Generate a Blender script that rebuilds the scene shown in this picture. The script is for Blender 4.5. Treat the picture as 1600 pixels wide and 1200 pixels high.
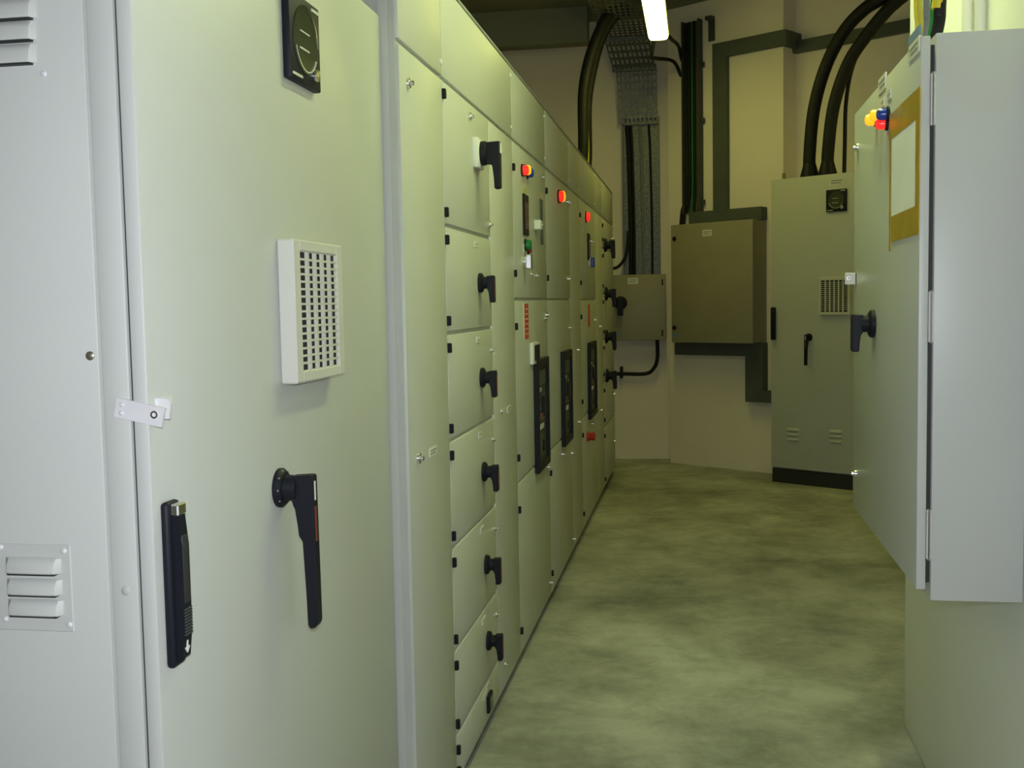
import bpy, bmesh, math, random
from mathutils import Matrix, Vector
random.seed(7)
for o in list(bpy.data.objects): bpy.data.objects.remove(o)
S = bpy.context.scene; COL = S.collection

# ------------------------------------------------------------------ camera
FPX, EYE = 1703.4, 1.36
YAW, PIT, ROL = math.radians(9.72), math.radians(4.23), math.radians(1.048)
cy, sy, cp, sp = math.cos(YAW), math.sin(YAW), math.cos(PIT), math.sin(PIT)
FWD = Vector((-sy*cp, cy*cp, -sp)); R0 = Vector((cy, sy, 0)); D0 = FWD.cross(R0)
RGT = R0*math.cos(ROL) + D0*math.sin(ROL); DWN = D0*math.cos(ROL) - R0*math.sin(ROL)
CAM = Vector((0, 0, EYE))
cd = bpy.data.cameras.new('camera'); cam = bpy.data.objects.new('camera', cd); COL.objects.link(cam)
cd.sensor_width = 36; cd.lens = FPX*36/1600; cd.clip_start = 0.02
m = Matrix((RGT, -DWN, -FWD)).transposed().to_4x4(); m.translation = CAM
cam.matrix_world = m; S.camera = cam

# ------------------------------------------------------------------ light
S.view_settings.view_transform = 'Standard'; S.view_settings.look = 'None'
S.view_settings.gamma = 1; S.view_settings.use_curve_mapping = False
S.view_settings.exposure = 0.0
w = bpy.data.worlds.new('world'); S.world = w; w.use_nodes = True
w.node_tree.nodes['Background'].inputs[0].default_value = (0.8, 0.9, 0.6, 1)
w.node_tree.nodes['Background'].inputs[1].default_value = 0.0
LAMP_COL = (1.0, 0.98, 0.21); LP1, LP2, LP3 = 16.0, 48.0, 12.0
LAMP2_COL = (0.86, 1.0, 0.43)
fl = bpy.data.lights.new('camera_flash', 'SPOT'); fl.energy = 101; fl.color = (0.85, 0.905, 1.0)
fl.spot_size = math.radians(140); fl.spot_blend = 0.7; fl.shadow_soft_size = 0.018
fo = bpy.data.objects.new('camera_flash', fl); COL.objects.link(fo)
mf = m.copy(); mf = mf @ Matrix.Rotation(math.radians(-13), 4, 'Y') @ Matrix.Rotation(math.radians(-7), 4, 'X'); mf.translation = CAM - DWN*0.065 + FWD*0.01
fo.matrix_world = mf

# ------------------------------------------------------------------ materials
def mat(name, col, rough=0.5, metal=0.0, var=0.06, scale=6.0, bump=0.0, bscale=300.0, emit=0.0, ecol=None, spec=0.5):
    M = bpy.data.materials.new(name); M.use_nodes = True; nt = M.node_tree; b = nt.nodes['Principled BSDF']
    b.inputs['Roughness'].default_value = rough; b.inputs['Metallic'].default_value = metal
    b.inputs['Specular IOR Level'].default_value = spec
    tc = nt.nodes.new('ShaderNodeTexCoord'); no = nt.nodes.new('ShaderNodeTexNoise')
    no.inputs['Scale'].default_value = scale; no.inputs['Detail'].default_value = 4
    nt.links.new(tc.outputs['Object'], no.inputs['Vector'])
    cr = nt.nodes.new('ShaderNodeValToRGB')
    cr.color_ramp.elements[0].position = 0.3; cr.color_ramp.elements[1].position = 0.7
    cr.color_ramp.elements[0].color = [c*(1-var) for c in col] + [1]
    cr.color_ramp.elements[1].color = [min(1, c*(1+var)) for c in col] + [1]
    nt.links.new(no.outputs['Fac'], cr.inputs['Fac']); nt.links.new(cr.outputs['Color'], b.inputs['Base Color'])
    if bump:
        n2 = nt.nodes.new('ShaderNodeTexNoise'); n2.inputs['Scale'].default_value = bscale
        nt.links.new(tc.outputs['Object'], n2.inputs['Vector'])
        bp = nt.nodes.new('ShaderNodeBump'); bp.inputs['Strength'].default_value = bump; bp.inputs['Distance'].default_value = 0.002
        nt.links.new(n2.outputs['Fac'], bp.inputs['Height']); nt.links.new(bp.outputs['Normal'], b.inputs['Normal'])
    if emit:
        b.inputs['Emission Color'].default_value = (*(ecol or col), 1); b.inputs['Emission Strength'].default_value = emit
    return M
PAINT = mat('pale_grey_enamel', (0.50, 0.51, 0.47), 0.42, var=0.025, scale=2.5, bump=0.05)
PAINT2 = mat('pebble_grey_enamel', (0.30, 0.27, 0.19), 0.45, var=0.04, bump=0.05)
BODY = mat('cabinet_carcass', (0.44, 0.45, 0.41), 0.5, var=0.04)
WALL = mat('white_plaster', (0.82, 0.74, 0.66), 0.85, var=0.04, scale=2, bump=0.25, bscale=60)
WALLW = mat('white_smooth_plaster', (0.88, 0.88, 0.88), 0.8, var=0.02, scale=2, bump=0.1, bscale=60)
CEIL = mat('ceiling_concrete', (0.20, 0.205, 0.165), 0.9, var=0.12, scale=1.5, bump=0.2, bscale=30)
BLACK = mat('black_plastic', (0.009, 0.010, 0.015), 0.5, var=0.1, spec=0.2)
DARK = mat('dark_plinth', (0.02, 0.021, 0.02), 0.6)
RUBBER = mat('black_cable_sheath', (0.013, 0.013, 0.013), 0.55, var=0.2, scale=20, spec=0.25)
GALV = mat('galvanised_steel', (0.15, 0.158, 0.155), 0.5, 0.6, var=0.4, scale=60)
CHROME = mat('chrome', (0.72, 0.72, 0.72), 0.22, 1.0, var=0.05)
LATCH = mat('white_painted_steel', (0.62, 0.60, 0.60), 0.4, var=0.05, scale=30)
WHITEP = mat('white_plastic', (0.72, 0.72, 0.68), 0.45, var=0.03)
GRILLE = mat('grille_plastic', (0.58, 0.57, 0.50), 0.45, var=0.03)
FILTER = mat('filter_fleece', (0.022, 0.018, 0.018), 0.9, var=0.2, scale=200)
TRUNK = mat('grey_trunking', (0.075, 0.088, 0.078), 0.6, var=0.1)
LADDER = mat('dark_cable_ladder', (0.05, 0.055, 0.05), 0.55, var=0.2)
REDL = mat('red_lens', (0.8, 0.02, 0.02), 0.25, emit=0.8, ecol=(1, 0.03, 0.02))
ORANGE = mat('lit_amber_lens', (0.9, 0.4, 0.02), 0.25, emit=1.2, ecol=(1, 0.36, 0.01))
BLUE = mat('blue_lens', (0.02, 0.05, 0.35), 0.25)
REDP = mat('red_plastic', (0.42, 0.025, 0.015), 0.4)
REDD = mat('dull_red_insert', (0.16, 0.03, 0.02), 0.5)
REDSTK = mat('red_sticker', (0.62, 0.05, 0.03), 0.6)
GREEN = mat('green_plastic', (0.01, 0.16, 0.04), 0.3)
YELLOW = mat('yellow_sleeve', (0.62, 0.50, 0.03), 0.5)
YPALE = mat('yellow_sticker', (0.50, 0.45, 0.05), 0.6)
GREENC = mat('green_sheath', (0.02, 0.22, 0.04), 0.5)
GREYC = mat('grey_sheath', (0.20, 0.20, 0.21), 0.5)
LENS = mat('dial_glass', (0.045, 0.055, 0.03), 0.12)
DIALM = mat('dial_marking', (0.55, 0.55, 0.45), 0.5)
PAPER = mat('white_paper', (0.80, 0.80, 0.78), 0.8, var=0.03, bump=0.3, bscale=40)
TAPE = mat('brown_packing_tape', (0.46, 0.31, 0.02), 0.3, var=0.15, scale=15)
LABEL = mat('label_plate', (0.66, 0.66, 0.62), 0.4)
INK = mat('label_print', (0.25, 0.26, 0.25), 0.6)
BLUEP = mat('blue_sticker', (0.12, 0.22, 0.40), 0.5)
HOUSE = mat('luminaire_housing', (0.6, 0.6, 0.56), 0.5)
TUBES = [mat('lit_diffuser', (0.9, 0.9, 0.8), 0.5, emit=p, ecol=c) for p, c in ((LP1, LAMP_COL), (LP2, LAMP2_COL), (LP3, LAMP_COL))]
SCREW = mat('zinc_screw', (0.35, 0.31, 0.25), 0.35, 0.8)

def floor_mat():
    M = bpy.data.materials.new('polished_concrete'); M.use_nodes = True; nt = M.node_tree; b = nt.nodes['Principled BSDF']
    tc = nt.nodes.new('ShaderNodeTexCoord')
    def noise(scale, det, rough, st=(1, 1, 1)):
        mp = nt.nodes.new('ShaderNodeMapping'); mp.inputs['Scale'].default_value = st
        n = nt.nodes.new('ShaderNodeTexNoise'); n.inputs['Scale'].default_value = scale
        n.inputs['Detail'].default_value = det; n.inputs['Roughness'].default_value = rough
        n.inputs['Distortion'].default_value = 0.25
        nt.links.new(tc.outputs['Object'], mp.inputs['Vector']); nt.links.new(mp.outputs['Vector'], n.inputs['Vector']); return n
    def ramp(src, p0, c0, p1, c1):
        r = nt.nodes.new('ShaderNodeValToRGB'); e = r.color_ramp.elements
        e[0].position, e[1].position = p0, p1; e[0].color = (*c0, 1); e[1].color = (*c1, 1)
        nt.links.new(src.outputs['Fac'], r.inputs['Fac']); return r
    def mix(a, bb, mode, f=1.0):
        x = nt.nodes.new('ShaderNodeMixRGB'); x.blend_type = mode; x.inputs['Fac'].default_value = f
        nt.links.new(a.outputs['Color'], x.inputs['Color1']); nt.links.new(bb.outputs['Color'], x.inputs['Color2']); return x
    a = ramp(noise(1.1, 9, 0.66), 0.34, (0.25, 0.252, 0.225), 0.66, (0.62, 0.62, 0.56))
    c = ramp(noise(4.2, 8, 0.7), 0.33, (0.55, 0.57, 0.53), 0.60, (1, 1, 1))
    d = ramp(noise(30, 3, 0.7), 0.66, (0, 0, 0), 0.80, (0.22, 0.22, 0.20))
    q = mix(mix(a, c, 'MULTIPLY', 0.9), d, 'ADD', 0.5)
    nt.links.new(q.outputs['Color'], b.inputs['Base Color'])
    rr = ramp(noise(3, 4, 0.6), 0.3, (0.5,)*3, 0.7, (0.7,)*3); nt.links.new(rr.outputs['Color'], b.inputs['Roughness'])
    bp = nt.nodes.new('ShaderNodeBump'); bp.inputs['Strength'].default_value = 0.12; bp.inputs['Distance'].default_value = 0.003
    nb = noise(14, 5, 0.6); nt.links.new(nb.outputs['Fac'], bp.inputs['Height']); nt.links.new(bp.outputs['Normal'], b.inputs['Normal'])
    return M
FLOOR = floor_mat()

# ------------------------------------------------------------------ geometry helpers
Z = Vector((0, 0, 1))
class Fr:                                   # a plane of the room: u along it, d out of it, z up
    def __init__(s, O, U, N): s.O, s.U, s.N = Vector(O), Vector(U).normalized(), Vector(N).normalized()
    def pt(s, u, d, z): return s.O + s.U*u + s.N*d + Z*z
    def at(s, x, y, d=0.0):                 # measured photo pixel -> (u, z) on the plane at offset d
        v = RGT*((x-800)/FPX) + DWN*((y-600)/FPX) + FWD
        t = ((s.O + s.N*d - CAM).dot(s.N)) / v.dot(s.N); p = CAM + v*t
        return (p - s.O).dot(s.U), p.z
class B:
    def __init__(s): s.bm = bmesh.new()
    def hexa(s, P, bev=0.0, seg=1):
        v = [s.bm.verts.new(p) for p in P]
        fs = [s.bm.faces.new([v[i] for i in f]) for f in ((0,1,2,3),(7,6,5,4),(0,4,5,1),(1,5,6,2),(2,6,7,3),(3,7,4,0))]
        if bev:
            ed = list({e for f in fs for e in f.edges})
            bmesh.ops.bevel(s.bm, geom=ed, offset=bev, segments=seg, affect='EDGES', profile=0.5)
        return s
    def box(s, f, u0, u1, d0, d1, z0, z1, bev=0.0, seg=1):
        return s.hexa([f.pt(u0,d0,z0), f.pt(u1,d0,z0), f.pt(u1,d1,z0), f.pt(u0,d1,z0),
                       f.pt(u0,d0,z1), f.pt(u1,d0,z1), f.pt(u1,d1,z1), f.pt(u0,d1,z1)], bev, seg)
    def loft(s, rings, caps=True):
        R = [[s.bm.verts.new(p) for p in r] for r in rings]; n = len(R[0])
        for a, b in zip(R, R[1:]):
            for i in range(n): s.bm.faces.new((a[i], a[(i+1) % n], b[(i+1) % n], b[i]))
        if caps: s.bm.faces.new(R[0][::-1]); s.bm.faces.new(R[-1])
        return s
    def lathe(s, f, u, z, prof, seg=20, caps=True):      # prof: (d, r) along the normal
        return s.loft([[f.pt(u+r*math.cos(2*math.pi*i/seg), d, z+r*math.sin(2*math.pi*i/seg)) for i in range(seg)] for d, r in prof], caps)
    def cyl(s, f, u, z, d0, d1, r, seg=16): return s.lathe(f, u, z, [(d0, r), (d1, r)], seg)
    def ring(s, f, u, z, d0, d1, r0, r1, a0=0, a1=360, seg=28):
        A = [math.radians(a0+(a1-a0)*i/seg) for i in range(seg+1)]
        rings = [[f.pt(u+r*math.cos(a), d, z+r*math.sin(a)) for r, d in ((r0,d0),(r1,d0),(r1,d1),(r0,d1))] for a in A]
        return s.loft(rings, a1-a0 < 360)
    def prism(s, f, pts, d0, d1):                         # polygon (u,z) extruded along d
        return s.loft([[f.pt(u, d0, z) for u, z in pts], [f.pt(u, d1, z) for u, z in pts]])
    def prof(s, f, pts, u0, u1):                          # polygon (d,z) extruded along u
        return s.loft([[f.pt(u0, d, z) for d, z in pts], [f.pt(u1, d, z) for d, z in pts]])
    def tube(s, pts, r, seg=10, sub=8):
        P = [Vector(p) for p in pts]
        if len(P) > 2 and sub:
            Q = [P[0]+(P[0]-P[1])] + P + [P[-1]+(P[-1]-P[-2])]; out = []
            for i in range(1, len(Q)-2):
                for k in range(sub):
                    t = k/sub; a, b, c, d = Q[i-1:i+3]
                    out.append(0.5*((2*b)+(c-a)*t+(2*a-5*b+4*c-d)*t*t+(3*b-a-3*c+d)*t**3))
            P = out + [P[-1]]
        rings = []; up = None
        for i, p in enumerate(P):
            t = (P[min(i+1, len(P)-1)]-P[max(i-1, 0)]).normalized()
            if up is None: up = t.orthogonal().normalized()
            up = (up - t*up.dot(t)).normalized(); sd = t.cross(up)
            rings.append([p+(up*math.cos(2*math.pi*k/seg)+sd*math.sin(2*math.pi*k/seg))*r for k in range(seg)])
        return s.loft(rings)
WORLD = {}
def obj(name, b, material, parent=None):
    bm = b.bm; bmesh.ops.recalc_face_normals(bm, faces=bm.faces[:])
    n = len(bm.verts); lo = Vector((min(v.co[i] for v in bm.verts) for i in range(3))); hi = Vector((max(v.co[i] for v in bm.verts) for i in range(3)))
    c = (lo+hi)/2
    if parent is None: c.z = lo.z
    for v in bm.verts: v.co -= c
    me = bpy.data.meshes.new(name); bm.to_mesh(me); bm.free()
    me.polygons.foreach_set('use_smooth', [True]*len(me.polygons)); me.set_sharp_from_angle(angle=math.radians(32))
    me.materials.append(material); o = bpy.data.objects.new(name, me); COL.objects.link(o)
    WORLD[o] = c
    if parent is not None: o.parent = parent; o.location = c - WORLD[parent]
    else: o.location = c
    return o
def tag(o, label, cat, group=None):
    o['label'] = label; o['category'] = cat
    if group: o['group'] = group
    return o
def thing(name, label, cat, loc, group=None):
    o = bpy.data.objects.new(name, None); COL.objects.link(o); o.location = loc; o.empty_display_size = 0.05
    WORLD[o] = Vector(loc); return tag(o, label, cat, group)
def lab(o, label): o['label'] = label; return o
def struct(name, b, material, label=None, parent=None):
    o = obj(name, b, material, parent); o['kind'] = 'structure'
    if label: o['label'] = label
    return o

# ------------------------------------------------------------------ planes of the room
XR, XA, YA = -0.652, -0.692, 1.288           # row front, first cabinet front, first cabinet near side
XB, XC, YN, YF = 0.432, 0.637, 2.275, 3.192  # wall cabinet front, right wall, cabinet near / far side
YW1, YWC = 9.405, 3.533
TH = math.radians(34); WU = Vector((math.cos(TH), -math.sin(TH), 0)); WN = Vector((-math.sin(TH), -math.cos(TH), 0))
P2 = Vector((-0.232, 9.181, 0))
ROW = Fr((XR,0,0), (0,1,0), (1,0,0)); AF = Fr((XA,0,0), (0,1,0), (1,0,0)); AS = Fr((0,YA,0), (1,0,0), (0,-1,0))
RF = Fr((XB,0,0), (0,1,0), (-1,0,0)); RS = Fr((0,YN,0), (1,0,0), (0,-1,0)); RW = Fr((XC,0,0), (0,1,0), (-1,0,0))
W1 = Fr((0,YW1,0), (1,0,0), (0,-1,0)); W2 = Fr(P2, WU, WN)
PIL = W2.at(1224, 200)[0]                    # width of the angled pier
REC = 0.0
for i in range(400):                         # depth of the recess behind the pier
    REC = i*0.005
    q = W2.pt(PIL, -REC, 2.6) - CAM
    if 800 + FPX*q.dot(RGT)/q.dot(FWD) > 1243: break
W3 = Fr(W2.pt(0, -REC, 0), WU, WN)
TQ = W2.at(1205, 752, 0.35)
TD = 0.343; TF = Fr(W2.pt(0, TD, 0), WU, WN)
CZ = 3.72
G = Fr((0,0,0), (1,0,0), (0,1,0))            # plain world axes: u=x, d=y

# ------------------------------------------------------------------ setting
struct('floor', B().box(G, -2.6, 4.2, -3, 10.2, -0.08, 0), FLOOR, 'mottled worn concrete floor')
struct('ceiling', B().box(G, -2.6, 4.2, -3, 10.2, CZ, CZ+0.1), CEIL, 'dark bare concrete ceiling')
struct('wall_left', B().box(G, -2.7, -2.6, -3, 10.2, 0, CZ), WALL)
struct('wall_rear', B().box(G, -2.6, 4.2, -3.1, -3, 0, CZ), WALL)
struct('wall_right', B().box(G, XC, 4.2, -3, YWC, 0, CZ, 0.012, 3), WALLW, 'smooth white wall block beside the corridor')
struct('wall_far', B().box(G, -2.6, 0.6, YW1, YW1+0.12, 0, CZ), WALL, 'plain end wall behind the cabinet row')
struct('wall_pier', B().box(W2, 0, PIL, -max(REC, 0.25)-0.3, 0, 0, CZ), WALL, 'angled white wall pier carrying the wall box')
struct('wall_recess', B().box(W3, 0.3, 5.2, -0.1, 0, 0, CZ), WALL, 'angled wall set back behind the tall cabinet')
struct('wall_side', B().box(G, 4.2, 4.3, -3, 10.2, 0, CZ), WALL)
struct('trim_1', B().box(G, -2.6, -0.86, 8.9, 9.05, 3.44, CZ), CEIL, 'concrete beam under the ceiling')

# ------------------------------------------------------------------ shared fittings
def lock(f, u, z, d, parent, r=0.011):
    o = obj('lock', B().lathe(f, u, z, [(d-0.002, r), (d+0.006, r*0.95), (d+0.007, r*0.5), (d+0.014, r*0.45)], 14), CHROME, parent)
    return o
def hinge(f, u, z, d, parent, h=0.026):
    return obj('hinge', B().box(f, u-0.006, u+0.006, d-0.004, d+0.009, z-h/2, z+h/2, 0.002), BLACK, parent)
def plate(f, u, z, d, w, h, parent, material=LABEL, lines=2, name='label_plate'):
    o = obj(name, B().box(f, u-w/2, u+w/2, d-0.0015, d+0.002, z-h/2, z+h/2), material, parent)
    if lines:
        b = B()
        for i in range(lines):
            zz = z + h*(0.5-(i+1)/(lines+1)); b.box(f, u-w*0.38, u+w*(0.38-0.12*(i % 2)), d+0.001, d+0.0026, zz-h*0.07, zz+h*0.07)
        obj('print', b, INK, o)
    return o
def rotary(f, u, z, d, parent, s=1.0, red=True):
    """pistol-grip switch: round collar, neck, lever pointing down"""
    b = B().lathe(f, u, z, [(d-0.001, 0.030*s), (d+0.008*s, 0.030*s), (d+0.012*s, 0.025*s), (d+0.013*s, 0.018*s), (d+0.028*s, 0.018*s)], 22)
    c = obj('switch_collar', b, BLACK, parent)
    p = [(0.024,0.020),(0.046,0.022),(0.048,0.018),(0.048,-0.056),(0.046,-0.060),(0.034,-0.060),(0.032,-0.056),(0.031,-0.024),(0.024,-0.018)]
    h = B().prof(f, [(d+a*s, z+q*s) for a, q in p], u-0.013*s, u+0.013*s)
    bmesh.ops.bevel(h.bm, geom=h.bm.edges[:], offset=0.0018*s, segments=1, affect='EDGES')
    obj('switch_lever', h, BLACK, c)
    if red: obj('red_insert', B().box(f, u-0.006*s, u+0.006*s, d+0.046*s, d+0.0495*s, z-0.045*s, z+0.004*s, 0.001), REDD, c)
    return c
def long_lever(f, u, z, parent, s=1.0):
    cl = obj('switch_collar', B().lathe(f, u, z, [(-0.001,0.033*s),(0.006*s,0.033*s),(0.012*s,0.027*s),(0.013*s,0.022*s),(0.034*s,0.021*s)], 26), BLACK, parent)
    for k in range(5):
        a = math.radians(60+k*40); obj('collar_screw', B().cyl(f, u+0.029*s*math.cos(a), z+0.029*s*math.sin(a), 0.006*s, 0.0105*s, 0.002*s, 8), CHROME, cl)
    p = [(0.026,0.021),(0.060,0.023),(0.062,0.02),(0.064,-0.225),(0.060,-0.234),(0.051,-0.236),(0.047,-0.23),(0.0445,-0.088),(0.036,-0.079),(0.033,-0.034),(0.026,-0.024)]
    h = B().prof(f, [(a*s, z+q*s) for a, q in p], u-0.013*s, u+0.013*s)
    bmesh.ops.bevel(h.bm, geom=h.bm.edges[:], offset=0.0016*s, segments=1, affect='EDGES')
    obj('switch_lever', h, BLACK, cl)
    obj('red_insert', B().box(f, u-0.005*s, u+0.005*s, 0.06*s, 0.0632*s, z-0.09*s, z-0.03*s, 0.001*s), REDD, cl)
    obj('white_mark', B().box(f, u-0.003*s, u+0.003*s, 0.06*s, 0.0628*s, z-0.02*s, z+0.012*s), WHITEP, cl)
    return cl
def dial(f, u, z, d, w, parent, knob=True):
    o = obj('dial_housing', B().box(f, u-w/2, u+w/2, d-0.001, d+0.014, z-w/2, z+w/2, 0.003, 2), BLACK, parent)
    obj('dial_face', B().lathe(f, u, z+0.02*w, [(d+0.013, w*0.40), (d+0.016, w*0.40), (d+0.0165, w*0.37), (d+0.0145, w*0.36)], 32), LENS, o)
    obj('dial_scale', B().ring(f, u, z+0.02*w, d+0.0145, d+0.0168, w*0.36, w*0.375, 200, 330), DIALM, o)
    for a0, a1, b0, b1 in ((-.18, .12, .09, .105), (-.2, .10, -.11, -.09), (.22, .44, .41, .445), (-.45, -.15, -.45, -.42)):
        obj('dial_marking', B().box(f, u+w*a0, u+w*a1, d+0.0138, d+0.0158, z+b0*w, z+b1*w), DIALM, o)
    if knob: obj('adjuster', B().lathe(f, u+w*0.30, z-w*0.33, [(d+0.013, w*0.08), (d+0.02, w*0.075), (d+0.021, w*0.03)], 14), CHROME, o)
    return o
def vent(f, u0, u1, z0, z1, d, t, nu, nz, parent, fu=0.12, fz=0.07):
    """filter vent: bevelled frame with a grid of bars over dark fleece"""
    w, h = u1-u0, z1-z0; a0, a1, b0, b1 = u0+w*fu, u1-w*fu, z0+h*fz, z1-h*fz
    b = B().box(f, u0, a0, d, d+t, z0, z1, 0.003).box(f, a1, u1, d, d+t, z0, z1, 0.003)
    b.box(f, a0-0.003, a1+0.003, d, d+t, z0, b0, 0.003).box(f, a0-0.003, a1+0.003, d, d+t, b1, z1, 0.003)
    o = obj('vent_frame', b, GRILLE, parent)
    du, dz = (a1-a0)/nu, (b1-b0)/nz
    for i in range(1, nu): obj('grille_bar', B().box(f, a0+du*i-du*0.13, a0+du*i+du*0.13, d+t-0.0055, d+t-0.0006, b0, b1), GRILLE, o)
    for i in range(1, nz): obj('grille_slat', B().box(f, a0, a1, d+t-0.005, d+t-0.0003, b0+dz*i-dz*0.15, b0+dz*i+dz*0.15), GRILLE, o)
    obj('filter_mat', B().box(f, a0-0.002, a1+0.002, d, d+t-0.0065, b0-0.002, b1+0.002), FILTER, o)
    return o
def pilot(f, u, z, d, m, parent, r=0.014, name='pilot_lamp'):
    o = obj('lamp_bezel', B().lathe(f, u, z, [(d-0.001, r*1.25), (d+0.005, r*1.25), (d+0.007, r)], 16), BLACK, parent)
    obj(name, B().lathe(f, u, z, [(d+0.005, r), (d+0.02, r), (d+0.026, r*0.75), (d+0.028, r*0.3)], 16), m, o); return o
def louvre(f, u0, u1, z, h, d, parent, material=PAINT):
    """pressed ventilation slot: hood open at the bottom"""
    p = [(d-0.001, z+h/2), (d+0.004, z+h*0.42), (d+0.011, z+h*0.05), (d+0.013, z-h*0.42), (d+0.011, z-h/2), (d-0.001, z-h/2)]
    e = 0.006; n = len(p)
    def ring(u, k): return [f.pt(u, d+(a-d)*k if a > d else a, zz) for a, zz in p]
    b = B().loft([ring(u0, 0.15), ring(u0+e, 0.85), ring(u0+2*e, 1), ring(u1-2*e, 1), ring(u1-e, 0.85), ring(u1, 0.15)])
    o = obj('louvre', b, material, parent)
    obj('louvre_slot', B().box(f, u0+e, u1-e, d-0.0012, d+0.009, z-h/2-0.0022, z-h/2+0.0005), DARK, o)
    return o

# ------------------------------------------------------------------ first cabinet (beside the camera)
YAE = 2.388
A = thing('electrical_cabinet', 'tall pale grey cabinet with vent grille, dial and long black switch lever', 'cabinet', (XA-0.3, 1.85, 0))
ZT = 2.005
bodyA = obj('body', B().box(AF, YA+0.004, YAE-0.004, -0.62, -0.026, 0.1, ZT, 0.002), BODY, A)
obj('plinth', B().box(AF, YA+0.02, YAE-0.02, -0.6, -0.05, 0, 0.1), DARK, A)
xp0, xp1 = AS.at(153, 500)[0], AS.at(199, 500)[0]
post = obj('corner_post', B().box(AS, xp0+0.0015, xp1-0.0015, -0.03, 0.0, 0.1, ZT, 0.003, 2), PAINT, A)
side = obj('side_panel', B().box(AS, XA-0.62, xp0-0.0015, -0.014, 0.0, 0.1, ZT, 0.003, 2), PAINT, A)
doorA = obj('door', B().box(AF, YA-0.001, YAE-0.002, -0.021, 0, 0.12, ZT-0.004, 0.003, 2), PAINT, A)
obj('door_seal', B().box(AF, YA+0.006, YAE-0.006, -0.03, -0.019, 0.13, ZT-0.01), DARK, A)
# side louvres, upper group and riveted lower plate
for y in (14, 48, 84):
    z = AS.at(30, y)[1]; louvre(AS, AS.at(58, y)[0]-0.15, AS.at(58, y)[0], z, 0.026, 0.0, side)
def rivet(f, px, py, parent, r=0.0035, m=LATCH, d=0.0, name='rivet'):
    u, z = f.at(px, py, d); return obj(name, B().lathe(f, u, z, [(d-0.001, r), (d+0.0012, r*0.95), (d+0.0028, r*0.5)], 12), m, parent)
rivet(AS, 69, 115, side, 0.0042); rivet(AS, -110, 135, side, 0.0042)
u1, zt = AS.at(110, 851); zb = AS.at(112, 987)[1]
vp = obj('louvre_plate', B().box(AS, AS.at(-12, 920)[0], u1, -0.001, 0.0018, zb, zt, 0.001), PAINT, side)
for y, a, b2 in ((881, 10, 96), (914, 12, 98), (946, 14, 100)):
    ua, z = AS.at(a, y, 0.002); ub = AS.at(b2, y, 0.002)[0]; louvre(AS, ua, ub, z, 0.021, 0.0018, side)
for px, py in ((100, 861), (109, 976), (9, 967), (1, 855)): rivet(AS, px, py, side, 0.0042, LATCH, 0.0018)
rivet(AS, 141, 556, side, 0.0062, SCREW, 0, 'screw')
rivet(AS, 197, 923, post, 0.0068, BODY, -0.0008, 'plug')
# hasp: strap on the post reaching past the door, staple on the door
c = [AS.at(px, py, 0.003) for px, py in ((183,621),(258,638),(252,668),(178,651))]
hp = obj('hasp_strap', B().prism(AS, c, -0.0005, 0.0035), LATCH, A)
for px, py in ((191,632),(190,645)): rivet(AS, px, py, hp, 0.0032, LATCH, 0.0035)
u, z = AS.at(241, 648, 0.004); obj('padlock_hole', B().ring(AS, u, z, 0.003, 0.0048, 0.0028, 0.005, 0, 360, 16), CHROME, hp)
c = [AS.at(px, py, -0.02) for px, py in ((236,621),(262,623),(267,630),(264,655),(238,652))]
st = obj('hasp_staple', B().prism(AS, c, -0.024, -0.02), LATCH, A)
u, z = AF.at(246, 638, 0.002); obj('staple_foot', B().box(AF, u-0.002, u+0.04, -0.001, 0.003, z-0.017, z+0.013, 0.001), LATCH, st)
# swing handle on the left edge of the door
ul, zt = AF.at(249, 786, 0.0); zb = AF.at(266, 1042, 0.0)[1]; ur = AF.at(293, 900, 0.02)[0]+0.006
sh = obj('swing_handle', B().box(AF, ul, ur, -0.001, 0.012, zb, zt, 0.006, 3), BLACK, A)
obj('grip', B().prof(AF, [(0.011, zt-0.012), (0.02, zt-0.018), (0.024, zt-0.06), (0.024, zb+0.05), (0.020, zb+0.012), (0.011, zb+0.006)], ul+0.008, ur-0.006), BLACK, sh)
um = (ul+ur)/2
obj('grip_recess', B().box(AF, um-0.008, um+0.010, 0.018, 0.0252, zb+0.085, zt-0.045, 0.003, 2), DARK, sh)
for i in range(9): obj('grip_rib', B().box(AF, um-0.009, um+0.011, 0.023, 0.0256, zb+0.043+i*0.0042, zb+0.0452+i*0.0042), LADDER, sh)
a0 = zb+0.018
ar = B().prism(AF, [(um-0.002,a0+0.017),(um+0.002,a0+0.017),(um+0.002,a0+0.008),(um+0.007,a0+0.008),(um,a0),(um-0.007,a0+0.008),(um-0.002,a0+0.008)], 0.0195, 0.0225)
lab(obj('arrow_mark', ar, WHITEP, sh), 'white down arrow')
obj('key_cover', B().box(AF, um-0.012, um+0.012, 0.011, 0.0225, zt-0.019, zt-0.003, 0.002), CHROME, sh)
# dial
ul, zb = AF.at(443, 121); wd = 0.150
dial(AF, ul+wd/2, zb+wd/2, 0.0, wd, A)
# vent
ul, zt = AF.at(431, 373); zb = AF.at(437, 601)[1]; ur = AF.at(537, 480, 0.03)[0]
vent(AF, ul, ur, zb, zt, 0.0, 0.03, 5, 16, A, 0.13, 0.085)
# long lever switch
u, z = AF.at(440, 762, 0.004); long_lever(AF, u, z, A)

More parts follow.
